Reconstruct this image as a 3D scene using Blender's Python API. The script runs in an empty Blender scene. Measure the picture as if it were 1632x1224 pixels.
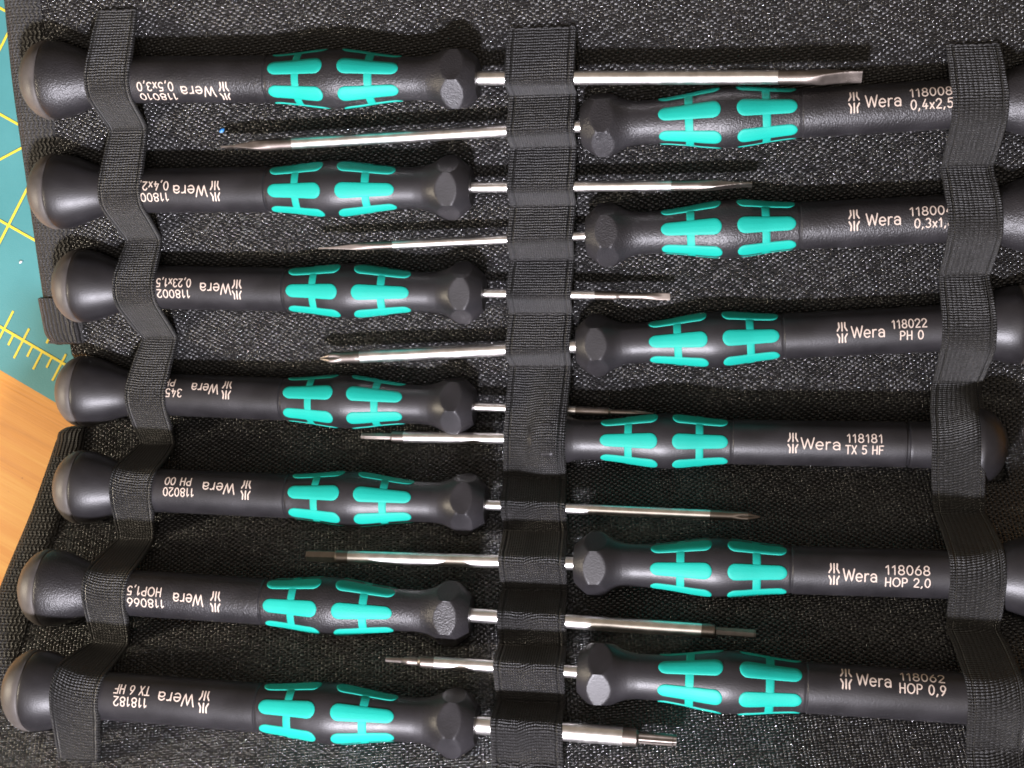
import bpy, math, random
from mathutils import Matrix, Vector, noise

random.seed(7)
S = 0.001                       # everything below is written in millimetres
ZO = 10.0                       # the table top lies at world z = 0 (10 mm under the drawing's zero)
PI = math.pi
R = math.radians
scene = bpy.context.scene
col = scene.collection

# ------------------------------------------------------------------ camera
TAU = R(8.5)
D0 = 348.0
FPX = 2200.0                    # focal length in pixels of a 1632 pixel wide picture
cam_d = bpy.data.cameras.new('camera')
cam = bpy.data.objects.new('camera', cam_d)
col.objects.link(cam)
cam_d.sensor_width = 36.0
cam_d.lens = 36.0 * FPX / 1632.0
cam_d.clip_start = 0.01
cam_d.clip_end = 20.0
cam.location = (math.sin(TAU) * D0 * S, 0.0, (math.cos(TAU) * D0 + ZO) * S)
cam.rotation_euler = (0.0, TAU, 0.0)
scene.camera = cam

# ------------------------------------------------------------------ light and exposure
world = bpy.data.worlds.new('World')
scene.world = world
world.use_nodes = True
wbg = world.node_tree.nodes['Background']
wbg.inputs['Color'].default_value = (1.0, 0.80, 0.60, 1)      # warm light of the room
wbg.inputs['Strength'].default_value = 0.27


def lamp(name, loc_mm, target_mm, size_mm, power, color, shape='DISK', size_y=None):
    d = bpy.data.lights.new(name, 'AREA')
    d.shape = shape
    d.size = size_mm * S
    if size_y:
        d.size_y = size_y * S
    d.energy = power
    d.color = color
    o = bpy.data.objects.new(name, d)
    col.objects.link(o)
    loc = Vector(loc_mm) * S
    o.location = loc
    o.rotation_euler = (Vector(target_mm) * S - loc).to_track_quat('-Z', 'Y').to_euler()
    return o


# the desk lamp stands close by, just outside the lower edge of the picture
lamp('desk_lamp_light', (-6, -172, 256), (-6, 100, 315), 38, 4.35, (0.93, 0.90, 1.0))
# warm bulb to the left, low over the table
lamp('side_lamp_light', (-330, -50, 175), (-110, 0, 10), 45, 0.75, (1.0, 0.86, 0.66))
lamp('ceiling_light', (0, -260, 1150), (0, 0, 50), 700, 2.5, (1.0, 0.92, 0.87), 'RECTANGLE', 500)

scene.view_settings.view_transform = 'Standard'
scene.view_settings.look = 'None'
scene.view_settings.gamma = 1.0
scene.view_settings.use_curve_mapping = False
scene.view_settings.exposure = 0.0
try:
    scene.cycles.filter_width = 1.7
    scene.cycles.max_bounces = 6
except Exception:
    pass


# ------------------------------------------------------------------ node helpers
class NT:
    def __init__(self, name):
        self.m = bpy.data.materials.new(name)
        self.m.use_nodes = True
        self.t = self.m.node_tree
        self.b = self.t.nodes['Principled BSDF']

    def n(self, kind, **kw):
        nd = self.t.nodes.new(kind)
        for k, v in kw.items():
            setattr(nd, k, v)
        return nd

    def l(self, a, b):
        self.t.links.new(a, b)

    def val(self, sock, v):
        if hasattr(v, 'is_output'):
            self.l(v, sock)
        else:
            sock.default_value = v

    def math(self, op, a, b=None, c=None):
        nd = self.n('ShaderNodeMath', operation=op)
        self.val(nd.inputs[0], a)
        if b is not None:
            self.val(nd.inputs[1], b)
        if c is not None:
            self.val(nd.inputs[2], c)
        return nd.outputs[0]

    def set(self, **kw):
        for k, v in kw.items():
            self.val(self.b.inputs[k], v)

    def noise(self, vec, scale, detail=3.0, rough=0.5):
        nd = self.n('ShaderNodeTexNoise')
        if vec is not None:
            self.l(vec, nd.inputs['Vector'])
        nd.inputs['Scale'].default_value = scale
        nd.inputs['Detail'].default_value = detail
        nd.inputs['Roughness'].default_value = rough
        return nd.outputs['Fac'], nd.outputs['Color']

    def ramp(self, fac, stops):
        nd = self.n('ShaderNodeValToRGB')
        self.l(fac, nd.inputs['Fac'])
        e = nd.color_ramp.elements
        while len(e) < len(stops):
            e.new(0.5)
        for i, (p, c) in enumerate(stops):
            e[i].position = p
            e[i].color = (*c, 1)
        return nd.outputs['Color']

    def bump(self, h, dist_mm, strength=1.0, prev=None):
        nd = self.n('ShaderNodeBump')
        nd.inputs['Strength'].default_value = strength
        nd.inputs['Distance'].default_value = dist_mm * S
        self.l(h, nd.inputs['Height'])
        if prev is not None:
            self.l(prev, nd.inputs['Normal'])
        return nd.outputs['Normal']

    def uv(self):
        nd = self.n('ShaderNodeTexCoord')
        sp = self.n('ShaderNodeSeparateXYZ')
        self.l(nd.outputs['UV'], sp.inputs[0])
        return nd.outputs['UV'], sp.outputs[0], sp.outputs[1]

    def obj(self):
        nd = self.n('ShaderNodeTexCoord')
        return nd.outputs['Object']


def rough_plastic(name, base, rough, grain=1.0, var=0.35, spec=0.5):
    k = NT(name)
    o = k.obj()
    f1, _ = k.noise(o, 3200, 2.0)
    f2, _ = k.noise(o, 160, 4.0)
    c = k.ramp(f2, [(0.3, tuple(x * (1 - var) for x in base)), (0.75, tuple(x * (1 + var) for x in base))])
    k.set(**{'Base Color': c, 'IOR': 1.48, 'Specular IOR Level': spec})
    r = k.math('MULTIPLY_ADD', f2, 0.16, rough - 0.08)
    k.set(Roughness=r, Normal=k.bump(f1, 0.035 * grain, 1.0))
    return k.m


def woven(name, base, pu, pv, dist, rough, spec, warp=0.3, sparkle=0.25, jitter=0.10):
    """ballistic nylon: a plain weave of domed yarns, UV in millimetres"""
    k = NT(name)
    uv, _, _ = k.uv()
    nz = k.n('ShaderNodeTexNoise')
    k.l(uv, nz.inputs['Vector'])
    nz.inputs['Scale'].default_value = 0.35
    nz.inputs['Detail'].default_value = 1.5
    vm = k.n('ShaderNodeVectorMath', operation='MULTIPLY_ADD')
    k.l(nz.outputs['Color'], vm.inputs[0])
    vm.inputs[1].default_value = (jitter * 5, jitter * 5, 0)
    k.l(uv, vm.inputs[2])
    sp = k.n('ShaderNodeSeparateXYZ')
    k.l(vm.outputs[0], sp.inputs[0])
    # yarns run a little diagonal to the panel
    a = R(8)
    U = k.math('ADD', k.math('MULTIPLY', sp.outputs[0], math.cos(a) / pu), k.math('MULTIPLY', sp.outputs[1], math.sin(a) / pu))
    V = k.math('ADD', k.math('MULTIPLY', sp.outputs[0], -math.sin(a) / pv), k.math('MULTIPLY', sp.outputs[1], math.cos(a) / pv))
    s = k.math('MULTIPLY', k.math('SINE', k.math('MULTIPLY', U, PI)), k.math('SINE', k.math('MULTIPLY', V, PI)))
    pos = k.math('POWER', k.math('MAXIMUM', s, 0.0), 0.85)
    neg = k.math('POWER', k.math('MAXIMUM', k.math('MULTIPLY', s, -1.0), 0.0), 0.6)
    # each yarn float stands a little higher or lower than its neighbour
    cu = k.n('ShaderNodeCombineXYZ')
    k.l(k.math('FLOOR', U), cu.inputs[0])
    k.l(k.math('FLOOR', V), cu.inputs[1])
    wn = k.n('ShaderNodeTexWhiteNoise')
    wn.noise_dimensions = '2D'
    k.l(cu.outputs[0], wn.inputs['Vector'])
    amp = k.math('MULTIPLY_ADD', wn.outputs['Value'], 0.5, 0.75)
    h = k.math('MULTIPLY', k.math('ADD', pos, k.math('MULTIPLY', neg, warp)), amp)
    f1, _ = k.noise(uv, 9.0, 3.0)
    h2 = k.math('MULTIPLY_ADD', f1, 0.12, h)
    f3, _ = k.noise(uv, 0.09, 4.0)
    c = k.ramp(f3, [(0.3, tuple(x * 0.75 for x in base)), (0.7, tuple(x * 1.3 for x in base))])
    r = k.math('SUBTRACT', rough, k.math('MULTIPLY', wn.outputs['Value'], sparkle))
    k.set(**{'Base Color': c, 'Roughness': r, 'Specular IOR Level': spec, 'Normal': k.bump(h2, dist, 1.0)})
    k.set(**{'Sheen Weight': 0.04, 'Sheen Roughness': 0.5})
    return k.m


def elastic(name, base, half_w, edge, rib_pitch, cord_pitch):
    """knitted elastic band: ribs across the band, a stitched channel near each edge; UV in mm, u from the middle"""
    k = NT(name)
    uv, u, v = k.uv()
    nz, nc = k.noise(uv, 0.5, 3.0)
    vv = k.math('MULTIPLY_ADD', nz, 0.5, v)
    ribs = k.math('ABSOLUTE', k.math('SINE', k.math('MULTIPLY', vv, PI / rib_pitch)))
    cords = k.math('ABSOLUTE', k.math('SINE', k.math('MULTIPLY', u, PI / cord_pitch)))
    h = k.math('ADD', k.math('MULTIPLY', ribs, 0.95), k.math('MULTIPLY', cords, 0.5))
    au = k.math('ABSOLUTE', u)
    d = k.math('ABSOLUTE', k.math('SUBTRACT', au, half_w - edge))
    ch = k.math('SUBTRACT', 1.0, k.math('MINIMUM', k.math('MULTIPLY', d, 4.0), 1.0))
    ch = k.math('MULTIPLY', ch, 2.2)
    fz, _ = k.noise(uv, 4.0, 3.0)
    h = k.math('ADD', k.math('SUBTRACT', h, ch), k.math('MULTIPLY', fz, 1.1))
    f3, _ = k.noise(uv, 0.25, 4.0)
    c = k.ramp(f3, [(0.3, tuple(x * 0.8 for x in base)), (0.7, tuple(x * 1.25 for x in base))])
    k.set(**{'Base Color': c, 'Roughness': k.math('MULTIPLY_ADD', fz, -0.5, 0.72), 'Specular IOR Level': 0.5, 'Normal': k.bump(h, 0.26, 1.0),
             'Sheen Weight': 0.05, 'Sheen Roughness': 0.4})
    return k.m


def metal(name, base, rough, metallic=1.0, streak=0.0):
    k = NT(name)
    o = k.obj()
    mp = k.n('ShaderNodeMapping')
    k.l(o, mp.inputs['Vector'])
    mp.inputs['Scale'].default_value = (60, 2500, 2500)
    f, _ = k.noise(mp.outputs[0], 1.0, 3.0)
    f2, _ = k.noise(o, 500, 3.0)
    c = k.ramp(f2, [(0.3, tuple(x * 0.85 for x in base)), (0.7, tuple(min(1, x * 1.12) for x in base))])
    k.set(**{'Base Color': c, 'Metallic': metallic, 'Roughness': k.math('MULTIPLY_ADD', f2, 0.12, rough - 0.06),
             'Normal': k.bump(f, 0.0015 + streak, 1.0)})
    return k.m


M = {}
M['handle'] = rough_plastic('matte_black_plastic', (0.013, 0.012, 0.0135), 0.43, 0.9, spec=0.5)
M['handle_rough'] = rough_plastic('grained_black_plastic', (0.014, 0.013, 0.0145), 0.40, 3.2, spec=0.5)
M['cap'] = rough_plastic('grey_cap_plastic', (0.072, 0.063, 0.057), 0.52, 0.8, spec=0.5)
M['teal'] = rough_plastic('teal_grip_rubber', (0.003, 0.285, 0.225), 0.60, 0.9, 0.06, spec=0.3)
M['print'] = rough_plastic('pale_print_ink', (0.50, 0.41, 0.345), 0.6, 0.5, 0.05, spec=0.2)
M['steel'] = metal('satin_nickel_steel', (0.85, 0.82, 0.80), 0.34)
M['tip'] = metal('dark_phosphated_steel', (0.22, 0.19, 0.17), 0.42, 1.0, 0.006)
M['cloth'] = woven('black_ballistic_nylon', (0.0052, 0.0048, 0.0052), 0.75, 0.55, 0.62, 0.34, 0.85, jitter=0.06)
M['back'] = woven('black_outer_nylon', (0.012, 0.012, 0.012), 0.8, 0.6, 0.2, 0.6, 0.4)
M['thread'] = rough_plastic('black_thread', (0.012, 0.011, 0.011), 0.6)
M['band_narrow'] = elastic('narrow_elastic', (0.009, 0.0085, 0.008), 4.6, 1.0, 0.62, 0.62)
M['band_wide'] = elastic('wide_elastic', (0.009, 0.0085, 0.0085), 7.0, 1.25, 0.64, 0.5)
M['band_right'] = elastic('right_elastic', (0.008, 0.0075, 0.007), 5.1, 1.1, 0.60, 0.9)


def webbing():
    k = NT('ribbed_edge_webbing')
    uv, u, v = k.uv()
    nz, _ = k.noise(uv, 0.6, 3.0)
    zz = k.math('MULTIPLY', k.math('PINGPONG', k.math('ADD', v, nz), 0.8), 0.55)
    w = k.math('ABSOLUTE', k.math('SINE', k.math('MULTIPLY', k.math('ADD', u, zz), PI / 0.95)))
    x = k.math('ABSOLUTE', k.math('SINE', k.math('MULTIPLY', v, PI / 0.6)))
    fz, _ = k.noise(uv, 6.0, 3.0)
    h = k.math('ADD', k.math('MULTIPLY_ADD', x, 0.45, w), k.math('MULTIPLY', fz, 0.5))
    f3, _ = k.noise(uv, 0.2, 4.0)
    c = k.ramp(f3, [(0.3, (0.009, 0.0085, 0.0085)), (0.7, (0.017, 0.016, 0.015))])
    k.set(**{'Base Color': c, 'Roughness': 0.55, 'Specular IOR Level': 0.5, 'Normal': k.bump(h, 0.28, 1.0),
             'Sheen Weight': 0.02})
    return k.m


M['web'] = webbing()


def webbing_end():
    k = NT('corded_webbing_end')
    uv, u, v = k.uv()
    nz, _ = k.noise(uv, 0.4, 2.0)
    w = k.math('ABSOLUTE', k.math('SINE', k.math('MULTIPLY', k.math('MULTIPLY_ADD', nz, 0.6, u), PI / 0.95)))
    x = k.math('ABSOLUTE', k.math('SINE', k.math('MULTIPLY', v, PI / 0.5)))
    fz, _ = k.noise(uv, 6.0, 3.0)
    h = k.math('ADD', k.math('MULTIPLY_ADD', x, 0.2, w), k.math('MULTIPLY', fz, 0.4))
    k.set(**{'Base Color': (0.013, 0.012, 0.012, 1), 'Roughness': 0.5, 'Specular IOR Level': 0.5, 'Normal': k.bump(h, 0.45, 1.0)})
    return k.m


M['web_end'] = webbing_end()


def bamboo():
    k = NT('bamboo_board')
    o = k.obj()
    mp = k.n('ShaderNodeMapping')
    k.l(o, mp.inputs['Vector'])
    mp.inputs['Rotation'].default_value = (0, 0, R(27))
    mp.inputs['Scale'].default_value = (1, 1, 1)
    m2 = k.n('ShaderNodeMapping')
    k.l(mp.outputs[0], m2.inputs['Vector'])
    m2.inputs['Scale'].default_value = (14, 260, 14)
    f1, _ = k.noise(m2.outputs[0], 1.0, 6.0, 0.6)
    m3 = k.n('ShaderNodeMapping')
    k.l(mp.outputs[0], m3.inputs['Vector'])
    m3.inputs['Scale'].default_value = (30, 1500, 30)
    f2, _ = k.noise(m3.outputs[0], 1.0, 4.0, 0.6)
    sp = k.n('ShaderNodeSeparateXYZ')
    k.l(mp.outputs[0], sp.inputs[0])
    pl = k.math('MULTIPLY', sp.outputs[1], 1 / 0.021)
    wn = k.n('ShaderNodeTexWhiteNoise')
    wn.noise_dimensions = '1D'
    k.l(k.math('FLOOR', pl), wn.inputs['W'])
    mix = k.math('ADD', k.math('MULTIPLY', f1, 0.62), k.math('ADD', k.math('MULTIPLY', f2, 0.25), k.math('MULTIPLY', wn.outputs['Value'], 0.22)))
    c = k.ramp(mix, [(0.28, (0.46, 0.165, 0.020)), (0.5, (0.70, 0.30, 0.048)), (0.74, (0.82, 0.46, 0.11))])
    sk, _ = k.noise(o, 330, 1.0)
    spots = k.ramp(sk, [(0.0, (1, 1, 1)), (0.74, (1, 1, 1)), (0.80, (0.45, 0.3, 0.18))])
    mx = k.n('ShaderNodeMix', data_type='RGBA', blend_type='MULTIPLY')
    mx.inputs['Factor'].default_value = 1.0
    k.l(c, mx.inputs[6])
    k.l(spots, mx.inputs[7])
    k.set(**{'Base Color': mx.outputs[2], 'Roughness': k.math('MULTIPLY_ADD', f2, 0.2, 0.36), 'Normal': k.bump(f2, 0.05)})
    return k.m


M['bamboo'] = bamboo()


def mat_plastic():
    k = NT('green_cutting_mat')
    o = k.obj()
    f1, _ = k.noise(o, 45, 5.0)
    f2, _ = k.noise(o, 4200, 2.0)
    sp, _ = k.noise(o, 420, 1.0, 0.3)
    c = k.ramp(f1, [(0.3, (0.056, 0.245, 0.270)), (0.7, (0.078, 0.300, 0.330))])
    fl = k.ramp(sp, [(0.0, (0, 0, 0)), (0.79, (0, 0, 0)), (0.84, (1, 1, 1))])
    mx = k.n('ShaderNodeMix', data_type='RGBA')
    k.l(fl, mx.inputs['Factor'])
    k.l(c, mx.inputs[6])
    mx.inputs[7].default_value = (0.4, 0.55, 0.55, 1)
    k.set(**{'Base Color': mx.outputs[2], 'Roughness': 0.5, 'Normal': k.bump(f2, 0.05)})
    return k.m


M['mat'] = mat_plastic()
M['yellow'] = rough_plastic('yellow_mat_print', (0.78, 0.62, 0.05), 0.55, 0.5, 0.05)


# ------------------------------------------------------------------ object helpers
def mesh(name, verts, faces, mat, parent=None, smooth=True, sharp=None, uvs=None, world_z=False):
    me = bpy.data.meshes.new(name)
    dz = ZO if world_z else 0.0
    me.from_pydata([(x * S, y * S, (z + dz) * S) for x, y, z in verts], [], faces)
    if uvs is not None:
        ul = me.uv_layers.new(name='UVMap')
        for lp in me.loops:
            ul.data[lp.index].uv = uvs[lp.vertex_index]
    me.materials.append(mat)
    me.validate()
    me.update()
    if smooth:
        for p in me.polygons:
            p.use_smooth = True
        if sharp:
            me.set_sharp_from_angle(angle=R(sharp))
    o = bpy.data.objects.new(name, me)
    col.objects.link(o)
    if parent is not None:
        o.parent = parent
    return o


def tag(o, label, cat, group=None, kind=None):
    o['label'] = label
    if cat:
        o['category'] = cat
    if group:
        o['group'] = group
    if kind:
        o['kind'] = kind
    return o


def empty(name, loc_mm, rot=(0, 0, 0)):
    o = bpy.data.objects.new(name, None)
    o.empty_display_size = 0.01
    o.location = (loc_mm[0] * S, loc_mm[1] * S, (loc_mm[2] + ZO) * S)
    o.rotation_euler = rot
    col.objects.link(o)
    return o


def interp(pts, u):
    """monotone cubic through (u, r) pairs"""
    n = len(pts)
    if u <= pts[0][0]:
        return pts[0][1]
    if u >= pts[-1][0]:
        return pts[-1][1]
    for i in range(n - 1):
        if pts[i][0] <= u <= pts[i + 1][0]:
            break
    h = pts[i + 1][0] - pts[i][0]
    if h < 1e-6:
        return pts[i + 1][1]
    d = [(pts[j + 1][1] - pts[j][1]) / max(1e-6, pts[j + 1][0] - pts[j][0]) for j in range(n - 1)]

    def slope(j):
        if j == 0:
            return d[0]
        if j == n - 1:
            return d[-1]
        if d[j - 1] * d[j] <= 0:
            return 0.0
        return 2 * d[j - 1] * d[j] / (d[j - 1] + d[j])
    m0, m1 = slope(i), slope(i + 1)
    t = (u - pts[i][0]) / h
    return ((2 * t**3 - 3 * t**2 + 1) * pts[i][1] + (t**3 - 2 * t**2 + t) * h * m0
            + (-2 * t**3 + 3 * t**2) * pts[i + 1][1] + (t**3 - t**2) * h * m1)


def rings(samples, rfun, nth, close_a=True, close_b=True):
    """surface round the local x axis; rfun(u, theta) -> radius; theta from +z towards +y"""
    v, f = [], []
    for u in samples:
        for k in range(nth):
            th = 2 * PI * k / nth
            r = rfun(u, th)
            v.append((u, r * math.sin(th), r * math.cos(th)))
    for i in range(len(samples) - 1):
        for k in range(nth):
            a = i * nth + k
            b = i * nth + (k + 1) % nth
            f.append((a, a + nth, b + nth, b))
    if close_a:
        f.append(tuple(range(nth)))
    if close_b:
        f.append(tuple(reversed(range((len(samples) - 1) * nth, len(samples) * nth))))
    return v, f


# ------------------------------------------------------------------ the V-shaped open case
def axis_z(Y):
    a = 0.42 if Y > -6 else 0.69
    return 43 + a * (math.hypot(Y + 6, 6) - 6)


_cl = []
for i in range(1401):
    Y = -140 + 0.2 * i
    dz = (axis_z(Y + 0.05) - axis_z(Y - 0.05)) / 0.1
    q = math.hypot(dz, 1)
    _cl.append((Y + 4.6 * dz / q, axis_z(Y) - 4.6 / q))
_cl.sort()


def cloth_z(Y):
    lo, hi = 0, len(_cl) - 1
    while hi - lo > 1:
        m = (lo + hi) // 2
        if _cl[m][0] <= Y:
            lo = m
        else:
            hi = m
    t = (Y - _cl[lo][0]) / max(1e-6, _cl[hi][0] - _cl[lo][0])
    return _cl[lo][1] * (1 - t) + _cl[hi][1] * t


def wrinkle(x, y):
    w = noise.noise(Vector((x * 0.03, y * 0.05, 3.1))) * 0.55 + noise.noise(Vector((x * 0.08, y * 0.10, 8.1))) * 0.22
    return w


TOOLS = []                                          # axis lines and radii, filled while the tools are built


def cz(x, y):
    """height of the soft lining: it gives way where a handle presses into it"""
    z = cloth_z(y) + wrinkle(x, y)
    for t in TOOLS:
        if abs(t[1] - y) > 14:
            continue
        sc_ = tool_section(t, x)
        if sc_ is None:
            continue
        d = abs(y - sc_[0])
        r = sc_[2] + 0.25
        if d < r:
            z = min(z, sc_[1] - math.sqrt(r * r - d * d))
    return z


# ------------------------------------------------------------------ screwdriver
HL = 97.8
PROF = [(0, 3.9), (0.6, 4.5), (2, 5.7), (3.6, 6.75), (4.6, 6.85), (5.6, 6.55), (7, 5.75), (8.5, 5.0), (10, 4.55), (12, 4.35),
        (16, 4.4), (20, 4.8), (25, 5.55), (29.3, 5.95), (33, 5.7), (38, 5.1), (42, 4.78), (43.3, 4.75), (43.5, 4.66), (43.75, 4.66),
        (43.95, 4.83), (50, 4.82), (70, 4.8), (77, 4.82), (80, 5.05), (82.5, 5.65), (85, 6.55), (87, 7.3), (88.8, 7.85), (90.3, 8.1), (91.1, 8.12), (91.45, 7.95),
        (91.6, 7.6)]
PROF_HF = PROF[:22] + [(70, 4.8), (79.2, 4.82), (79.45, 4.8), (79.6, 4.35), (80.1, 4.35), (80.25, 4.8), (80.5, 4.85), (86, 4.95), (88, 5.5),
                       (90, 6.5), (92, 7.6), (92.9, 7.95), (93.3, 7.85), (93.5, 7.5)]
APO = 5.85


def hexr(th):
    t = (th + PI / 6) % (PI / 3) - PI / 6
    return APO / math.cos(t)


def handle_r(prof):
    def fn(u, th):
        r = interp(prof, u)
        if u < 9:
            r = min(r, hexr(th))
        return r
    return fn


def usteps(prof, fine):
    us = set()
    u = prof[0][0]
    while u < prof[-1][0]:
        us.add(round(u, 3))
        u += 0.25 if u < 8 else 0.7
    for p in prof:
        us.add(round(p[0], 3))
    return sorted(us)


def build_handle(prof):
    v, f = rings(usteps(prof, 0), handle_r(prof), 120)
    o = mesh('handle', v, f, M['handle'], sharp=28)
    return o


def build_cap(u0, u1):
    L = u1 - u0
    pr = [(u0 + 0.0, 7.75), (u0 + 0.25, 8.15), (u0 + 0.9, 8.22), (u0 + 0.25 * L, 8.05), (u0 + 0.45 * L, 7.45), (u0 + 0.65 * L, 6.3),
          (u0 + 0.8 * L, 5.0), (u0 + 0.92 * L, 3.2), (u0 + 0.985 * L, 1.4), (u1, 0.02)]
    us = [u0 + L * (1 - (1 - i / 34) ** 1.6) for i in range(35)]
    us += [u0 + 0.25, u0 + 0.1]
    us = sorted(set(us))
    v, f = rings(us, lambda u, th: interp(pr, u), 72)
    return mesh('end_cap', v, f, M['cap'], sharp=50)


def build_grip(prof, ua, ub, ubar, ha=R(17.5)):
    """six rounded pads joined by a thin ring, standing a little proud of the handle"""
    v, f = [], []
    rs = lambda u: interp(prof, u)

    def put(u, th, off):
        r = rs(u) + off
        v.append((u, r * math.sin(th), r * math.cos(th)))
        return len(v) - 1
    NT_, NU = 10, 26
    rm = 5.3 * ha                                   # half width in mm, used for the round ends
    for k in range(6):
        c = k * PI / 3
        loops = []
        # concentric stadium loops from the rim (sunk) to the middle line
        for sc_, off in ((1.0, -0.12), (0.965, 0.10), (0.88, 0.17), (0.55, 0.18), (0.2, 0.18), (0.0, 0.18)):
            lp = []
            for i in range(NU):                     # one long side
                t = i / (NU - 1)
                lp.append((ua + rm + (ub - ua - 2 * rm) * t, ha * sc_))
            for i in range(1, NT_):
                a = PI * i / NT_
                lp.append((ub - rm + rm * sc_ * math.sin(a), ha * sc_ * math.cos(a)))
            for i in range(NU):
                t = i / (NU - 1)
                lp.append((ub - rm - (ub - ua - 2 * rm) * t, -ha * sc_))
            for i in range(1, NT_):
                a = PI * i / NT_
                lp.append((ua + rm - rm * sc_ * math.sin(a), -ha * sc_ * math.cos(a)))
            loops.append([put(u, c + th, off) for u, th in lp])
        n = len(loops[0])
        for a, b in zip(loops, loops[1:]):
            for i in range(n):
                j = (i + 1) % n
                f.append((a[i], a[j], b[j], b[i]))
    NR = 144
    prof_b = [(-0.85, -0.12), (-0.78, 0.08), (-0.5, 0.12), (0.5, 0.12), (0.78, 0.08), (0.85, -0.12)]
    base = len(v)
    for du, off in prof_b:
        for k in range(NR):
            put(ubar + du, 2 * PI * k / NR, off)
    for i in range(len(prof_b) - 1):
        for k in range(NR):
            a = base + i * NR + k
            b = base + i * NR + (k + 1) % NR
            f.append((a, a + NR, b + NR, b))
    return mesh('grip_insert', v, f, M['teal'], sharp=60)


# --- lettering: a single-stroke alphabet, drawn as thin raised ink ribbons on the round handle
def arc(cx, cy, rx, ry, a0, a1, n=12):
    return [(cx + rx * math.cos(R(a0 + (a1 - a0) * i / n)), cy + ry * math.sin(R(a0 + (a1 - a0) * i / n))) for i in range(n + 1)]


GL = {
    '0': (0.62, [arc(.31, .5, .27, .5, 90, 450, 24)]),
    '1': (0.44, [[(.08, .76), (.30, 1.0), (.30, 0)]]),
    '2': (0.62, [arc(.30, .71, .26, .29, 165, -20, 12) + [(.05, 0), (.58, 0)]]),
    '3': (0.62, [arc(.29, .74, .24, .26, 150, -90, 12) + arc(.29, .25, .27, .25, 90, -150, 12)[1:]]),
    '4': (0.66, [[(.36, 1), (.05, .28), (.60, .28)], [(.44, .55), (.44, 0)]]),
    '5': (0.62, [[(.53, 1), (.13, 1), (.09, .56)] + arc(.29, .32, .27, .32, 130, -145, 12)]),
    '6': (0.62, [arc(.31, .31, .26, .31, 90, 450, 18), [(.06, .36), (.20, .72), (.42, 1)]]),
    '8': (0.62, [arc(.31, .75, .22, .25, -90, 270, 18), arc(.31, .25, .27, .25, 90, 450, 18)]),
    '9': (0.62, [arc(.31, .69, .26, .31, 90, 450, 18), [(.56, .64), (.42, .28), (.20, 0)]]),
    ',': (0.28, [[(.16, .06), (.08, -.16)]]),
    'x': (0.50, [[(.05, 0), (.45, .62)], [(.05, .62), (.45, 0)]]),
    'X': (0.62, [[(.05, 0), (.57, 1)], [(.05, 1), (.57, 0)]]),
    'T': (0.58, [[(.0, 1), (.58, 1)], [(.29, 1), (.29, 0)]]),
    'H': (0.66, [[(.07, 0), (.07, 1)], [(.59, 0), (.59, 1)], [(.07, .5), (.59, .5)]]),
    'F': (0.54, [[(.07, 0), (.07, 1), (.54, 1)], [(.07, .52), (.46, .52)]]),
    'P': (0.62, [[(.07, 0), (.07, 1), (.32, 1)] + arc(.32, .74, .25, .26, 90, -90, 10)[1:] + [(.07, .48)]]),
    'O': (0.86, [arc(.43, .5, .38, .5, 90, 450, 24)]),
    'W': (1.10, [[(.0, 1), (.27, 0), (.55, .92), (.83, 0), (1.10, 1)]]),
    'e': (0.74, [[(.06, .34), (.66, .34)] + arc(.36, .33, .30, .33, 0, 315, 18)]),
    'r': (0.50, [[(.08, 0), (.08, .64)], arc(.34, .36, .26, .28, 180, 70, 8)]),
    'a': (0.74, [arc(.32, .40, .28, .25, 155, 0, 10) + [(.60, 0)], arc(.33, .19, .27, .19, 90, 450, 16)]),
    ' ': (0.34, []),
}
EMBLEM = [[(-.30, 1), (-.27, .52), (-.46, .17)], [(0, 1), (0, .16)], [(.30, 1), (.27, .52), (.46, .17)],
          [(-.46, -.17), (-.27, -.52), (-.30, -1)], [(0, -.16), (0, -1)], [(.46, -.17), (.27, -.52), (.30, -1)]]


def text_strokes(txt, u0, u1, y0, hgt, gap=0.16):
    """strokes of a line of writing stretched from u0 to u1, its foot at y0"""
    w = sum(GL[c][0] for c in txt) + gap * (len(txt) - 1)
    k = (u1 - u0) / w
    out, x = [], 0.0
    for c in txt:
        gw, st = GL[c]
        for s in st:
            out.append([(u0 + (x + px) * k, y0 + py * hgt) for px, py in s])
        x += gw + gap
    return out


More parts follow.
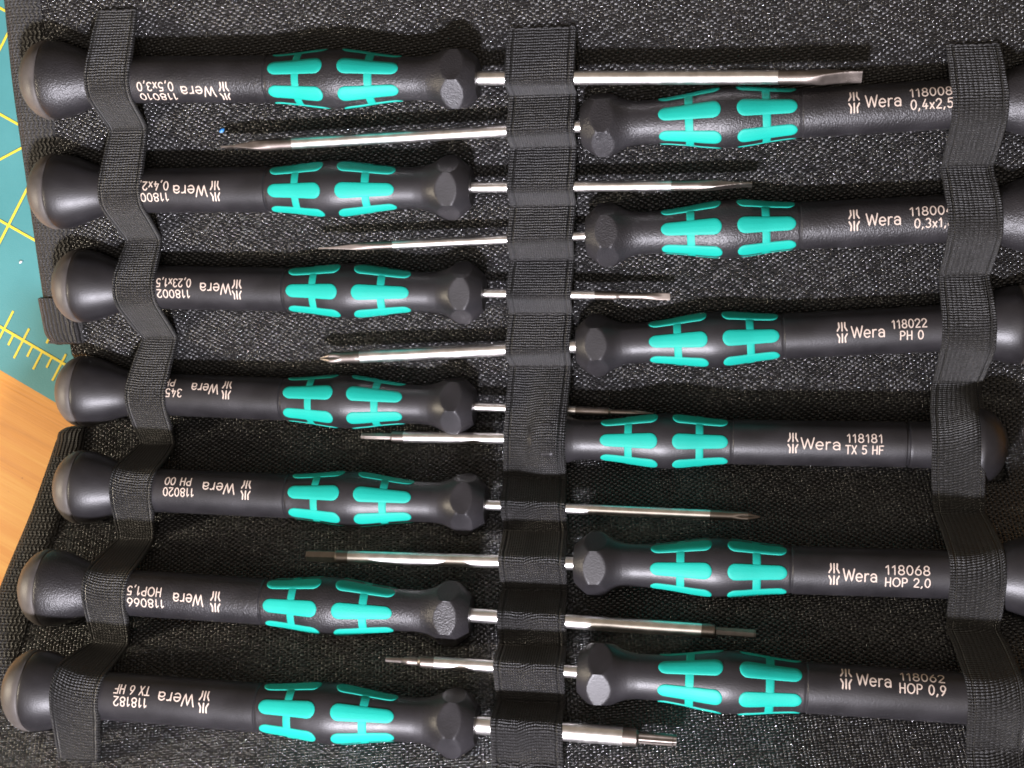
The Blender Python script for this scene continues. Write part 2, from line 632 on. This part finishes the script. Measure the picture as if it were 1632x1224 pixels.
def ribbon_mesh(name, items, rad):
    """items: (stroke in flat mm, width); wrapped onto a cylinder of the given radius (arc length = flat height)"""
    v, f = [], []
    for si, (st, w) in enumerate(items):
        off = 0.045 + 0.007 * (si % 6)
        p = [st[0]]
        for a, b in zip(st, st[1:]):
            n = max(1, int(math.hypot(b[0] - a[0], b[1] - a[1]) / 0.3))
            for i in range(1, n + 1):
                p.append((a[0] + (b[0] - a[0]) * i / n, a[1] + (b[1] - a[1]) * i / n))
        pts = []
        for i, q in enumerate(p):
            a, b = p[max(0, i - 1)], p[min(len(p) - 1, i + 1)]
            dx, dy = b[0] - a[0], b[1] - a[1]
            l = math.hypot(dx, dy) or 1
            pts.append((q, dx / l, dy / l))
        outl = [pts[0], *pts, pts[-1]]
        # rounded stroke ends: one narrower section just before and after
        secs = []
        (q, dx, dy) = pts[0]
        secs.append(((q[0] - dx * w * .5, q[1] - dy * w * .5), dx, dy, w * 0.2))
        secs.append(((q[0] - dx * w * .32, q[1] - dy * w * .32), dx, dy, w * 0.39))
        for (q, dx, dy) in pts:
            secs.append((q, dx, dy, w * .5))
        (q, dx, dy) = pts[-1]
        secs.append(((q[0] + dx * w * .32, q[1] + dy * w * .32), dx, dy, w * 0.39))
        secs.append(((q[0] + dx * w * .5, q[1] + dy * w * .5), dx, dy, w * 0.2))
        b0 = len(v)
        for (q, dx, dy, hw) in secs:
            for sgn in (-1, 0, 1):
                x = q[0] - dy * hw * sgn
                y = q[1] + dx * hw * sgn
                th = y / rad
                r = rad + off
                v.append((x, r * math.sin(th), r * math.cos(th)))
        for i in range(len(secs) - 1):
            a = b0 + 3 * i
            f.append((a, a + 3, a + 4, a + 1))
            f.append((a + 1, a + 4, a + 5, a + 2))
    return mesh(name, v, f, M['print'], smooth=False)


def build_print(num, typ, lay, hf=False):
    """emblem, maker's word, article number over the tip size"""
    it = []
    lu, w0, w1, n0, n1 = lay
    for s in EMBLEM:
        thin = abs(s[0][1]) in (.55, .02)
        it.append(([(lu + px * 2.1, py * 2.05) for px, py in s], 0.17 if thin else 0.29))
    wy = -1.25
    for s in text_strokes('Wera', w0, w1, wy, 2.35, 0.12):
        it.append((s, 0.26))
    for s in text_strokes(num, n0, n1, 0.32, 1.75):
        it.append((s, 0.23))
    tw = sum(GL[c][0] for c in typ) + 0.16 * (len(typ) - 1)
    full = min(n1 - n0 + 0.2, tw * 1.75 * 0.98)
    if len(typ) <= 5:
        c = (n0 + n1) / 2 + (0.4 if not hf else 0)
        a, b = c - full / 2, c + full / 2
    else:
        a, b = n1 - full, n1 + 0.1
    for s in text_strokes(typ, a, b, -2.12, 1.75):
        it.append((s, 0.24))
    return ribbon_mesh('printed_marking', it, 4.82)


def tip_mesh(kind, d, ln, roll):
    """from the shiny shank (local x = 0) out to the working end (local x = -ln)"""
    r0 = d / 2
    n = 96

    def flat(hw, ht):
        def fn(th):                                  # rounded rectangle: thin along z, wide along y
            c, s = abs(math.cos(th)) / ht, abs(math.sin(th)) / hw
            return (c ** 9 + s ** 9) ** (-1 / 9)
        return fn

    def fun(u, th0):
        t = -u / ln
        th = th0 - roll
        if kind == 'slot':
            k = min(1, max(0, (t - 0.30) / 0.62))
            k = k * k * (3 - 2 * k)
            hw = r0 * (1.0 + 0.02 * k)
            ht = r0 * (1 - k) + 0.22 * k
            circ = r0
            g = min(1, max(0, (t - 0.3) / 0.25))
            e = flat(hw, ht)(th)
            return circ * (1 - g) + min(e, circ * 1.15) * g
        if kind == 'slot_neck':
            rr = r0 * 0.99 if t < 0.28 else (r0 * 0.99 + (r0 * 0.74 - r0 * 0.99) * min(1, (t - 0.28) / 0.05))
            k = min(1, max(0, (t - 0.62) / 0.3))
            k = k * k * (3 - 2 * k)
            e = flat(r0 * 0.8, rr * (1 - k) + 0.2 * k)(th)
            return rr * (1 - k) + e * k if k > 0 else rr
        if kind == 'cross':
            if t < 0.45:
                rr = r0 * (1.0 - 0.12 * max(0, (t - 0.1) / 0.35))
                return rr
            k = (t - 0.45) / 0.55
            rr = r0 * (0.88 + 0.12 * math.sin(PI * min(1, k * 1.3))) if k < 0.55 else r0 * (0.98 - 0.86 * ((k - 0.55) / 0.45))
            c4 = abs(math.cos(2 * th))
            g = min(1, k / 0.35)
            return rr * (1 - g * 0.42 * (1 - c4 ** 0.6))
        if kind == 'cross_neck':
            rr = r0 if t < 0.42 else (r0 + (r0 * 0.68 - r0) * min(1, (t - 0.42) / 0.03))
            k = max(0, (t - 0.72) / 0.28)
            c4 = abs(math.cos(2 * th))
            return rr * (1 - 0.8 * max(0, (k - 0.25) / 0.75)) * (1 - min(1, k / 0.3) * 0.38 * (1 - c4 ** 0.6))
        if kind == 'hex':
            g = min(1, max(0, (t - 0.26) / 0.05))
            tt = (th + PI / 6) % (PI / 3) - PI / 6
            e = r0 * 0.80 / math.cos(tt)
            return (r0 * (1 - g) + e * g) * (0.9 if t > 0.985 else 1)
        if kind == 'hex_neck':
            g = min(1, max(0, (t - 0.24) / 0.03))
            tt = (th + PI / 6) % (PI / 3) - PI / 6
            e = r0 * 0.52 / math.cos(tt)
            return (r0 * (1 - g) + e * g) * (0.9 if t > 0.985 else 1)
        if kind == 'hex_fine':
            if t < 0.27:
                return r0
            if t < 0.55:
                g = min(1, (t - 0.27) / 0.06)
                return r0 * (1 - g) + r0 * 0.72 * g
            g = min(1, (t - 0.55) / 0.12)
            tt = (th + PI / 6) % (PI / 3) - PI / 6
            return r0 * 0.72 * (1 - g) + 0.47 / math.cos(tt) * g
        if kind == 'star':
            g = min(1, max(0, (t - 0.26) / 0.04))
            star = r0 * (0.60 + 0.045 * math.cos(6 * th))
            if t > 0.93:
                star *= 0.9
            return r0 * 0.99 * (1 - g) + star * g
        return r0
    us = [-ln * i / 70 for i in range(71)]
    us = us[::-1]
    v, f = rings(us, fun, n)
    return mesh('blade_tip', v, f, M['tip'], sharp=32)


def blade_mesh(d, length):
    r = d / 2
    us = [-length, -length + 0.08, -length + 0.1] + [-length + (length + 3) * i / 12 for i in range(1, 13)]
    v, f = rings(us, lambda u, th: r * (0.97 if u == -length else 1), 40)
    return mesh('blade', v, f, M['steel'], sharp=60)


H0 = build_handle(PROF)
C0 = build_cap(91.5, HL)
G0 = build_grip(PROF, 15.6, 28.0, 21.7)
G1 = build_grip(PROF, 31.0, 42.8, 36.8)
HHF = build_handle(PROF_HF)
CHF = build_cap(93.4, 100.2)
CHF.data.materials[0] = M['handle']
protos = [H0, C0, G0, G1, HHF, CHF]
used = set()


def part(src, parent):
    if src in used:
        o = src.copy()
        col.objects.link(o)
    else:
        o = src
        used.add(src)
    o.parent = parent
    return o


# side, hex end X, Y, Z, other point X, Y (towards the cap), print roll, blade dia, shank length, tip kind, tip length, tip roll,
# article number, size, print layout along the handle (emblem, word, numbers), label
T = [
    ('L', 3.5, 61.7, 69.6, -94.4, 64.5, -44, 2.8, 59.5, 'slot', 16.0, 52, '118010', '0,5x3,0', (52.1, 54.1, 61.5, 62.5, 70.6),
     'topmost left-hand screwdriver with thick flat blade, pale print 0,5x3,0 beside narrow strap'),
    ('L', 0.6, 41.0, 60.6, -97.4, 42.1, -11, 2.2, 41.4, 'slot', 16.2, 78, '118006', '0,4x2,0', (54.2, 56.0, 63.6, 64.6, 72.3),
     'left screwdriver with flat blade seen edge-on, print 0,4x2 cut off by the strap'),
    ('L', 1.8, 19.5, 52.0, -96.2, 22.2, -6, 1.9, 23.8, 'slot_neck', 15.8, 5, '118002', '0,23x1,5', (53.7, 55.1, 62.2, 64.4, 72.0),
     'left screwdriver with short fine flat tip, fully visible print 0,23x1,5'),
    ('L', -1.8, -5.0, 43.3, -98.7, -1.5, 21, 1.9, 22.4, 'cross_neck', 17.0, 10, '345290', 'PH 0', (55.8, 57.8, 64.2, 66.2, 74.0),
     'left screwdriver at the fold of the case, print 345 half under the strap'),
    ('L', 2.3, -25.9, 52.5, -95.2, -22.9, 17, 2.15, 47.5, 'cross', 10.3, 45, '118020', 'PH 00', (52.1, 54.7, 62.1, 63.8, 70.8),
     'left screwdriver with long thin shaft and pointed cross tip, print PH 00'),
    ('L', 1.6, -47.2, 66.6, -96.4, -43.3, 1, 2.85, 46.6, 'hex_neck', 10.6, 10, '118066', 'HOP1,5', (52.9, 55.6, 62.2, 64.0, 72.1),
     'left screwdriver with thin hexagon tip on a thicker shaft, print HOP1,5'),
    ('L', 5.0, -66.3, 79.6, -93.0, -62.3, 18, 3.6, 28.4, 'star', 10.2, 8, '118182', 'TX 6 HF', (53.9, 56.0, 63.6, 65.6, 72.6),
     'lowest left-hand screwdriver with stubby thick shaft, print TX 6 HF'),
    ('R', 24.0, 52.3, 65.1, 65.4, 53.6, 8, 2.45, 60.8, 'slot', 15.2, 88, '118008', '0,4x2,5', (53.5, 55.7, 62.5, 64.0, 71.9),
     'right-hand screwdriver with long flat blade reaching far left, print 0,4x2,5'),
    ('R', 24.2, 31.0, 56.5, 66.3, 32.3, 1, 1.8, 41.5, 'slot', 16.1, 82, '118004', '0,3x1,8', (54.1, 56.5, 63.3, 64.9, 73.2),
     'right-hand screwdriver with slim dark flat tip, print 0,3x1,8 touching the strap'),
    ('R', 21.3, 8.2, 47.3, 64.3, 10.1, 0, 2.9, 48.2, 'cross', 9.2, 45, '118022', 'PH 0', (55.5, 57.4, 64.2, 65.5, 72.5),
     'right-hand screwdriver with cross-recess tip and bright shaft, print 118022 over PH 0'),
    ('H', 10.7, -12.0, 44.9, 110.2, -12.9, 2, 2.4, 28.3, 'star', 9.6, 8, '118181', 'TX 5 HF', (56.2, 57.9, 66.1, 67.2, 74.5),
     'right-hand screwdriver pushed under the centre strap, dark groove near its cap, print TX 5 HF'),
    ('R', 22.2, -37.0, 61.0, 64.1, -37.4, 0, 2.7, 48.0, 'hex', 9.1, 30, '118068', 'HOP 2,0', (51.8, 53.6, 60.2, 61.6, 70.1),
     'right-hand screwdriver with blunt hexagon tip, print 118068 over HOP 2,0'),
    ('R', 24.3, -56.5, 74.6, 65.7, -58.0, 40, 2.4, 28.8, 'hex_fine', 9.9, 30, '118062', 'HOP 0,9', (50.8, 52.8, 59.2, 60.7, 68.8),
     'lowest right-hand screwdriver with needle-fine stepped tip, print HOP 0,9'),
]
for (side, x, y, z, cx, cy, al, d, sl, kind, tl, troll, num, typ, du, label) in T:
    yaw = math.atan2(cy - y, cx - x)
    a_loc = al if side in 'RH' else -al
    e = empty('screwdriver', (x, y, z), (R(-a_loc), 0, yaw))
    tag(e, label, 'screwdriver', 'black and teal precision screwdrivers in the case')
    hf = side == 'H'
    part(HHF if hf else H0, e)
    part(CHF if hf else C0, e)
    part(G0, e)
    part(G1, e)
    pm = build_print(num, typ, du, hf)
    pm.parent = e
    b = blade_mesh(d, sl)
    b.parent = e
    tp = tip_mesh(kind, d, tl, R(troll - a_loc))
    tp.parent = b
    tp.location = (-sl * S, 0, 0)
    TOOLS.append((x, y, z, yaw, d / 2, sl, tl, PROF_HF if hf else PROF, HL + (2.4 if hf else 0)))
    hb = [c for c in e.children if c.name.startswith('handle')][0]
    hb.material_slots[0].link = 'OBJECT'
    hb.material_slots[0].material = M['handle_rough' if num in ('118010', '118066', '118008', '118004') else 'handle']



_RT = {}


def rtab(prof, u):
    k = id(prof)
    if k not in _RT:
        _RT[k] = [interp(prof, i * 0.25) for i in range(int(prof[-1][0] / 0.25) + 1)]
    return _RT[k][min(len(_RT[k]) - 1, int(u / 0.25))]


def tool_section(t, X):
    """where the plane x = X cuts a tool: (y, z, radius) or None"""
    x, y, z, yaw, r, sl, tl, prof, hl = t
    u = (X - x) / math.cos(yaw)
    if u > hl or u < -sl - tl:
        return None
    yy = y + u * math.sin(yaw)
    if u < 0:
        rr = r if u > -sl else r * 0.7
    else:
        rr = rtab(prof, u)
        if u < 9:
            rr = min(rr, APO * 1.08)
    return (yy, z, rr)


# ------------------------------------------------------------------ the case
case = empty('tool_case', (0, 0, -ZO))
tag(case, 'open black nylon tool case with woven lining holding rows of screwdrivers', 'tool case')


def cmesh(name, v, f, mat, parent=case, **kw):
    o = mesh(name, v, f, mat, None, world_z=True, **kw)
    o.parent = parent
    return o


X0, X1, YA, YB = -97.4, 128.0, -104.0, 104.0
NX, NY = 190, 240
v, f, uv = [], [], []
arcl = [0.0]
ys = [YA + (YB - YA) * j / NY for j in range(NY + 1)]
for a, b in zip(ys, ys[1:]):
    arcl.append(arcl[-1] + math.hypot(b - a, cloth_z(b) - cloth_z(a)))
for j, y in enumerate(ys):
    for i in range(NX + 1):
        x = X0 + (X1 - X0) * i / NX
        v.append((x, y, cz(x, y)))
        uv.append((x, arcl[j]))
for j in range(NY):
    for i in range(NX):
        a = j * (NX + 1) + i
        f.append((a, a + 1, a + NX + 2, a + NX + 1))
cmesh('woven_lining', v, f, M['cloth'], uvs=uv)

# padded body under the lining, down to the table
v, f, uv = [], [], []
YS = [YA + (YB - YA) * j / 60 for j in range(61)]
for y in YS:
    zt = cloth_z(y) - 1.6
    for x, z in ((X0 + 0.4, -9.7), (X0 + 0.4, zt), (X1 - 0.4, zt), (X1 - 0.4, -9.7)):
        v.append((x, y, z))
        uv.append((y, z + x))
for j in range(60):
    for k in range(4):
        a, b = j * 4 + k, j * 4 + (k + 1) % 4
        f.append((a, b, b + 4, a + 4))
f.append((0, 3, 2, 1))
f.append((240, 241, 242, 243))
cmesh('padded_back', v, f, M['back'], smooth=False, uvs=uv)


def edge_binding(path):
    """webbing folded round the case's edge; path: (outer X, Y, inner X)"""
    v, f, uv = [], [], []
    s = 0.0
    for i, (xo, y, xi) in enumerate(path):
        if i:
            s += math.hypot(y - path[i - 1][1], xo - path[i - 1][0])
        zt = cloth_z(y)
        w = xi - xo
        pr = [(xi, 0.15), (xi - 0.12 * w, 0.75), (xi - 0.45 * w, 1.0), (xi - 0.75 * w, 0.85), (xo + 0.08 * w, 0.2), (xo, -0.9), (xo + 0.05 * w, -2.6),
              (xo + 0.3 * w, -3.6), (xi, -3.8)]
        acc = 0
        for k, (px, pz) in enumerate(pr):
            if k:
                acc += math.hypot(px - pr[k - 1][0], pz - pr[k - 1][1])
            lump = noise.noise(Vector((px * 0.25, y * 0.18, 4.0))) * 0.35
            v.append((px + lump * 0.5, y, zt + pz + lump))
            uv.append((acc, s))
    n = 9
    for i in range(len(path) - 1):
        for k in range(n - 1):
            a = i * n + k
            f.append((a, a + n, a + n + 1, a + 1))
    f.append(tuple(range(n)))
    f.append(tuple(reversed(range((len(path) - 1) * n, len(path) * n))))
    return cmesh('edge_binding', v, f, M['web'], sharp=70, uvs=uv)


up, n = [], 80
for i in range(n + 1):
    y = 100 + (9.4 - 100) * i / n
    xo = interp([(9.4, -102.95), (12, -102.75), (26, -102.05), (45, -100.95), (64, -99.85), (82, -97.95), (100, -96.55)], y)
    xi = interp([(9.4, -93.85), (16, -93.25), (50, -91.65), (82, -89.35), (100, -87.95)], y)
    up.append((xo, y, xi))
edge_binding(up)
lo = []
for i in range(n + 1):
    y = -10.3 + (-103 + 10.3) * i / n
    xo = interp([(-103, -108.35), (-44, -105.35), (-29, -103.65), (-19, -102.95), (-13, -102.35), (-10.3, -100.55)], y)
    xi = interp([(-103, -96.85), (-27, -95.55), (-10.3, -95.35)], y)
    lo.append((xo, y, xi))
edge_binding(lo)
# folded ends of the webbing at the fold of the case
for (y0, y1, xo, xi, lowend) in ((20.0, 9.2, -103.35, -93.95, False), (-9.9, -17.0, -101.95, -94.75, True)):
    v, f, uv = [], [], []
    m = 26
    for i in range(m + 1):
        t = i / m
        y = y0 + (y1 - y0) * t
        zt = cloth_z(y) + 0.45
        g = (1 - t) if lowend else t                  # the free end is the one at the fold
        e = -1.4 * max(0.0, 1 - 0.5 * min(i, m - i)) if i in (0, m) else 0.0
        off = (1.6 if not lowend else 2.6) * max(0.0, (g - 0.72) / 0.28) ** 2
        w = xi - xo
        pr = [(0.0, 0.0), (.10, 0.75), (.3, 1.05), (.5, 1.15), (.7, 1.05), (.88, 0.55), (0.97, -0.2), (1.0, -1.2), (.94, -3.2)]
        acc = 0.0
        for k, (px, pz) in enumerate(pr):
            x = xi + (xo + off - xi) * px
            if k:
                acc += math.hypot((pr[k][0] - pr[k - 1][0]) * w, pr[k][1] - pr[k - 1][1])
            v.append((x, y, zt + pz + e + 0.3 * noise.noise(Vector((x * .4, y * .25, 2)))))
            uv.append((acc, y))
    n9 = 9
    for i in range(m):
        for k in range(n9 - 1):
            a = i * n9 + k
            f.append((a, a + n9, a + n9 + 1, a + 1))
    cmesh('binding_end', v, f, M['web_end'], sharp=75, uvs=uv)


def hull_path(Ya, Za, Yb, Zb, secs):
    """upper convex hull from stitch to stitch over the round sections (y, z, r)"""
    pts = [(Ya, Za), (Yb, Zb)]
    for (yy, zz, rr) in secs:
        for k in range(49):
            a = PI * (k / 48 * 1.3 - 0.15)
            pts.append((yy + rr * math.cos(a), zz + rr * math.sin(a)))
    dy, dz = Yb - Ya, Zb - Za
    L = math.hypot(dy, dz)
    ey, ez = dy / L, dz / L
    q = []
    for (py, pz) in pts:
        a = (py - Ya) * ey + (pz - Za) * ez
        b = -((py - Ya) * ez - (pz - Za) * ey)
        # chord runs towards -Y: flip so that "up" is positive
        b = (pz - Za) * ey - (py - Ya) * ez
        q.append((a, b if ey > 0 else -b))
    q = [p for p in q if -1e-6 <= p[0] <= L + 1e-6 and p[1] >= -1e-6]
    q.sort()
    h = []
    for p in q:
        while len(h) >= 2 and (h[-1][0] - h[-2][0]) * (p[1] - h[-2][1]) - (h[-1][1] - h[-2][1]) * (p[0] - h[-2][0]) >= 0:
            h.pop()
        h.append(p)
    return h, (ey, ez, L, 1 if ey > 0 else -1)


def band(stitches, hw, mat, label, swell=0.0, shifts=None):
    """stitches: (Y, X centre) from top to bottom"""
    cols = [-1, -0.96, -0.86, -0.72, -0.5, -0.25, 0, 0.25, 0.5, 0.72, 0.86, 0.96, 1]
    N = 44
    grid, uvg = [], []
    lift = 0.55
    for c in cols:
        line, uvl, s = [], [], 0.0
        for k in range(len(stitches) - 1):
            (Ya, xa), (Yb, xb) = stitches[k], stitches[k + 1]
            shift = shifts[k] if shifts else 0.0
            Xm = (xa + xb) / 2 + c * hw * (1 + swell) + shift
            secs = []
            for t in TOOLS:
                sc_ = tool_section(t, Xm)
                if sc_ and Yb - 1 < sc_[0] < Ya + 1:
                    secs.append((sc_[0], sc_[1], sc_[2] + 0.35))
            ca, cb = cz(xa + c * hw, Ya) + lift, cz(xb + c * hw, Yb) + lift
            h, (ey, ez, L, sg) = hull_path(Ya, ca, Yb, cb, secs)
            for i in range(N + (1 if k == len(stitches) - 2 else 0)):
                w = i / N
                a = L * (0.5 - 0.5 * math.cos(PI * w)) * 0.35 + L * w * 0.65
                bb = 0.0
                for p, q in zip(h, h[1:]):
                    if p[0] <= a <= q[0] + 1e-9:
                        bb = p[1] + (q[1] - p[1]) * (a - p[0]) / max(1e-9, q[0] - p[0])
                        break
                bb *= sg
                yy = Ya + a * ey - bb * ez
                zz = ca + a * ez + bb * ey
                sw = math.sin(PI * w)
                xx = xa + (xb - xa) * w + c * hw * (1 + swell * sw) + shift * sw + 0.10 * noise.noise(Vector((c * 2, yy * 0.35, 7)))
                edge_roll = -0.25 if abs(c) == 1 else 0.0
                line.append((xx, yy, zz + edge_roll))
        uvl = []
        for i, p in enumerate(line):
            if i:
                q = line[i - 1]
                s += math.hypot(p[1] - q[1], p[2] - q[2])
            uvl.append((c * hw, s))
        grid.append(line)
        uvg.append(uvl)
    mid = uvg[len(cols) // 2]
    uvg = [[(a[0], 0.25 * a[1] + 0.75 * b[1]) for a, b in zip(g, mid)] for g in uvg]
    # smooth the columns lightly across the band so it drapes like cloth
    for _ in range(2):
        g2 = [l[:] for l in grid]
        for ci in range(1, len(cols) - 1):
            for i in range(len(grid[0])):
                z = max(grid[ci][i][2], 0.5 * grid[ci][i][2] + 0.25 * (grid[ci - 1][i][2] + grid[ci + 1][i][2]))
                g2[ci][i] = (grid[ci][i][0], grid[ci][i][1], z)
        grid = g2
    for _ in range(4):
        for ci in range(len(cols)):
            l = grid[ci]
            grid[ci] = [l[0]] + [(b[0], 0.5 * b[1] + 0.25 * (a[1] + c[1]), 0.5 * b[2] + 0.25 * (a[2] + c[2])) for a, b, c in zip(l, l[1:], l[2:])] + [l[-1]]
    v, f, uv = [], [], []
    m = len(grid[0])
    th = 0.7
    for ci in range(len(cols)):
        v += grid[ci]
        uv += uvg[ci]
    for ci in range(len(cols) - 1):
        for i in range(m - 1):
            a = ci * m + i
            f.append((a, a + 1, a + m + 1, a + m))
    # underside and edges give the band its thickness
    nb = len(v)
    for ci in range(len(cols)):
        v += [(x, y, z - th) for x, y, z in grid[ci]]
        uv += uvg[ci]
    for ci in range(len(cols) - 1):
        for i in range(m - 1):
            a = nb + ci * m + i
            f.append((a, a + m, a + m + 1, a + 1))
    for i in range(m - 1):
        f.append((i, nb + i, nb + i + 1, i + 1))
        a, b = (len(cols) - 1) * m + i, nb + (len(cols) - 1) * m + i
        f.append((a, a + 1, b + 1, b))
    for ci in range(len(cols) - 1):
        a, b = ci * m, nb + ci * m
        f.append((a, a + m, b + m, b))
        a, b = ci * m + m - 1, nb + ci * m + m - 1
        f.append((a, b, b + m, a + m))
    o = cmesh('elastic_strap', v, f, mat, sharp=60, uvs=uv)
    o['label'] = label
    # bar stitches that sew the band down between the tools
    for (Y, xc) in stitches:
        v, f = [], []
        x = -hw + 0.5
        while x < hw - 0.6:
            ln = 1.05
            yj = Y + random.uniform(-0.12, 0.12)
            b0 = len(v)
            for k in range(5):
                xx = xc + x + ln * k / 4
                zz = cz(xx, yj) + lift + 0.10 + 0.22 * math.sin(PI * k / 4)
                for q in range(6):
                    a = 2 * PI * q / 6
                    v.append((xx, yj + 0.17 * math.cos(a), zz + 0.13 * math.sin(a)))
            for k in range(4):
                for q in range(6):
                    a, b = b0 + k * 6 + q, b0 + k * 6 + (q + 1) % 6
                    f.append((a, b, b + 6, a + 6))
            x += 1.35
        st = cmesh('stitching', v, f, M['thread'])
        st.parent = o
    return o


band([(78.0, -72.75), (54.9, -74.55), (32.0, -75.15), (10.5, -75.15), (-13.6, -76.65), (-34.1, -76.35), (-54.6, -75.85), (-75.8, -76.05)], 4.3,
     M['band_narrow'], 'narrow ribbed strap over the left handles', 0.12, (0.1, -0.1, -0.3, -0.7, 0.7, 0.5, 0.5))
band([(71.7, 16.30), (59.3, 15.90), (49.2, 15.50), (37.7, 14.80), (26.7, 14.00), (15.4, 13.10), (4.1, 12.50), (-20.4, 11.70), (-31.2, 12.80), (-42.7, 13.60),
      (-53.0, 14.20), (-62.9, 14.70), (-73.4, 15.00), (-86, 15.20)], 7.0, M['band_wide'], 'wide ribbed strap over the metal shafts')
band([(65.8, 100.35), (43.6, 100.75), (22.4, 101.75), (0.3, 101.75), (-26.5, 100.75), (-48.1, 100.85), (-68.2, 102.35), (-90, 102.75)], 5.1,
     M['band_right'], 'ribbed strap over the right handles', 0.02, (0.5, 0.5, 0.2, -1.0, 0.5, 0.4, 0.0))

# ------------------------------------------------------------------ table and cutting mat
ZT = -10.0
v = [(-450, -400, ZT), (450, -400, ZT), (450, 400, ZT), (-450, 400, ZT), (-450, -400, ZT - 25), (450, -400, ZT - 25), (450, 400, ZT - 25), (-450, 400, ZT - 25)]
f = [(0, 1, 2, 3), (4, 7, 6, 5), (0, 4, 5, 1), (1, 5, 6, 2), (2, 6, 7, 3), (3, 7, 4, 0)]
tb = mesh('table', v, f, M['bamboo'], smooth=False, world_z=True)
tag(tb, 'honey-coloured bamboo tabletop under the mat and the case', 'table', kind='structure')

EA = math.atan2(-0.482, 0.876)                     # direction of the mat's lower edge
ME = empty('cutting_mat', (-142.6, 3.8, ZT), (0, 0, EA))
tag(ME, 'teal green cutting mat with yellow ruler lines lying on the bamboo table', 'cutting mat')
# local axes: x along the mat's edge, y away from the edge, z up from the table
W0, W1, DP, H = -150.0, 260.0, 260.0, 2.0
pts = []
rc = 5.0
for (cx, cy, a0) in ((W1 - rc, rc, -90), (W1 - rc, DP - rc, 0), (W0 + rc, DP - rc, 90), (W0 + rc, rc, 180)):
    for i in range(7):
        a = R(a0 + 15 * i)
        pts.append((cx + rc * math.cos(a), cy + rc * math.sin(a)))
n = len(pts)
v = [(x, y, 0.05) for x, y in pts] + [(x, y, H - 0.15) for x, y in pts] + [(x * 0.9992, y + (0.15 if y < 100 else -0.15), H) for x, y in pts]
f = [tuple(range(2 * n, 3 * n)), tuple(reversed(range(n)))]
for k in range(2):
    for i in range(n):
        j = (i + 1) % n
        f.append((k * n + i, k * n + j, (k + 1) * n + j, (k + 1) * n + i))
mesh('mat_sheet', v, f, M['mat'], ME, smooth=False)


def strips(name, segs, z):
    v, f = [], []
    for si, (xa, ya, xb, yb, w) in enumerate(segs):
        zl = 0.06 if si in (0, len(segs) - 1) else 0.0      # crossing lines lie one over the other
        l = math.hypot(xb - xa, yb - ya)
        nx, ny = -(yb - ya) / l * w / 2, (xb - xa) / l * w / 2
        b = len(v)
        for zz in (z, z + 0.05 + zl):
            v += [(xa + nx, ya + ny, zz), (xa - nx, ya - ny, zz), (xb - nx, yb - ny, zz), (xb + nx, yb + ny, zz)]
        f += [(b + 4, b + 5, b + 6, b + 7), (b, b + 1, b + 5, b + 4), (b + 1, b + 2, b + 6, b + 5), (b + 2, b + 3, b + 7, b + 6), (b + 3, b, b + 4, b + 7)]
    return mesh(name, v, f, M['yellow'], ME, smooth=False)


def loc(X, Y):
    dx, dy = X + 142.6, Y - 3.8
    return (dx * math.cos(EA) + dy * math.sin(EA), -dx * math.sin(EA) + dy * math.cos(EA))


by = loc(-132.6, 10.2)[1]                           # the ruler's base line
t1 = loc(-141.1, 15.4)[0]
sg = [(W0 + 12, by, 24.5, by, 0.72)]
tick = []
pat = [(5.6, 6.6), (0.2, 3.3), (3.6, 5.6), (0.2, 3.4), (0.2, 5.6), (0.2, 3.3), (2.6, 5.6), (0.2, 3.3)]
for k in range(-40, 8):
    u, d = pat[k % 8]
    tick.append((t1 + 3.175 * k, by + u, t1 + 3.175 * k, by - d, 0.62))
tick.append((t1 + 3.175 * 4, by + 2.5, t1 + 3.175 * 4, by + 4.2, 0.62))
strips('ruler_markings', sg + [(a, b, c, d, w) for a, b, c, d, w in tick], H + 0.1)
gx, gy = loc(-139.6, 44.0)
gl = []
for k in range(1, 9):
    gl.append((W0 + 12, by + 25.4 * k, W1 - 20, by + 25.4 * k, 0.66))
strips('grid_lines', gl, H + 0.1)
gl = []
for k in range(-4, 9):
    gl.append((gx + 25.4 * k, by + 8.5, gx + 25.4 * k, DP - 14, 0.66))
a, b = loc(-142.6, 61.2), loc(-137.5, 63.6)
dx, dy = (b[0] - a[0]), (b[1] - a[1])
gl.append((a[0] - 6 * dx, a[1] - 6 * dy, a[0] + 12 * dx, a[1] + 12 * dy, 0.6))
strips('angle_lines', gl, H + 0.2)

# two stray bits lying about
def crumb(name, loc_mm, r, mat, squash, label):
    v, f = rings([-1, -0.75, -0.2, 0.35, 0.8, 1], lambda u, th: math.sqrt(max(0.02, 1 - u * u)) * (1 + 0.3 * math.sin(2 * th + 1) + 0.15 * math.sin(3 * th)), 14)
    v = [(x * r * 1.5, y * r, z * r * squash) for x, y, z in v]
    o = mesh(name, v, f, mat)
    o.location = (loc_mm[0] * S, loc_mm[1] * S, (loc_mm[2] + ZO) * S)
    o.rotation_euler = (0.2, 0.1, 0.7)
    return tag(o, label, 'speck')


M['blue_bit'] = rough_plastic('blue_plastic_bit', (0.02, 0.16, 0.42), 0.4)
M['white_bit'] = rough_plastic('white_crumb', (0.7, 0.7, 0.7), 0.5)
crumb('plastic_flake', (-53.5, 54.2, cz(-53.5, 54.2) + 0.4), 0.42, M['blue_bit'], 0.4, 'tiny blue plastic flake on the woven lining above a blade tip')
crumb('crumb', (-136.4, 33.2, -7.75), 0.36, M['white_bit'], 0.6, 'tiny white crumb lying on the teal cutting mat')
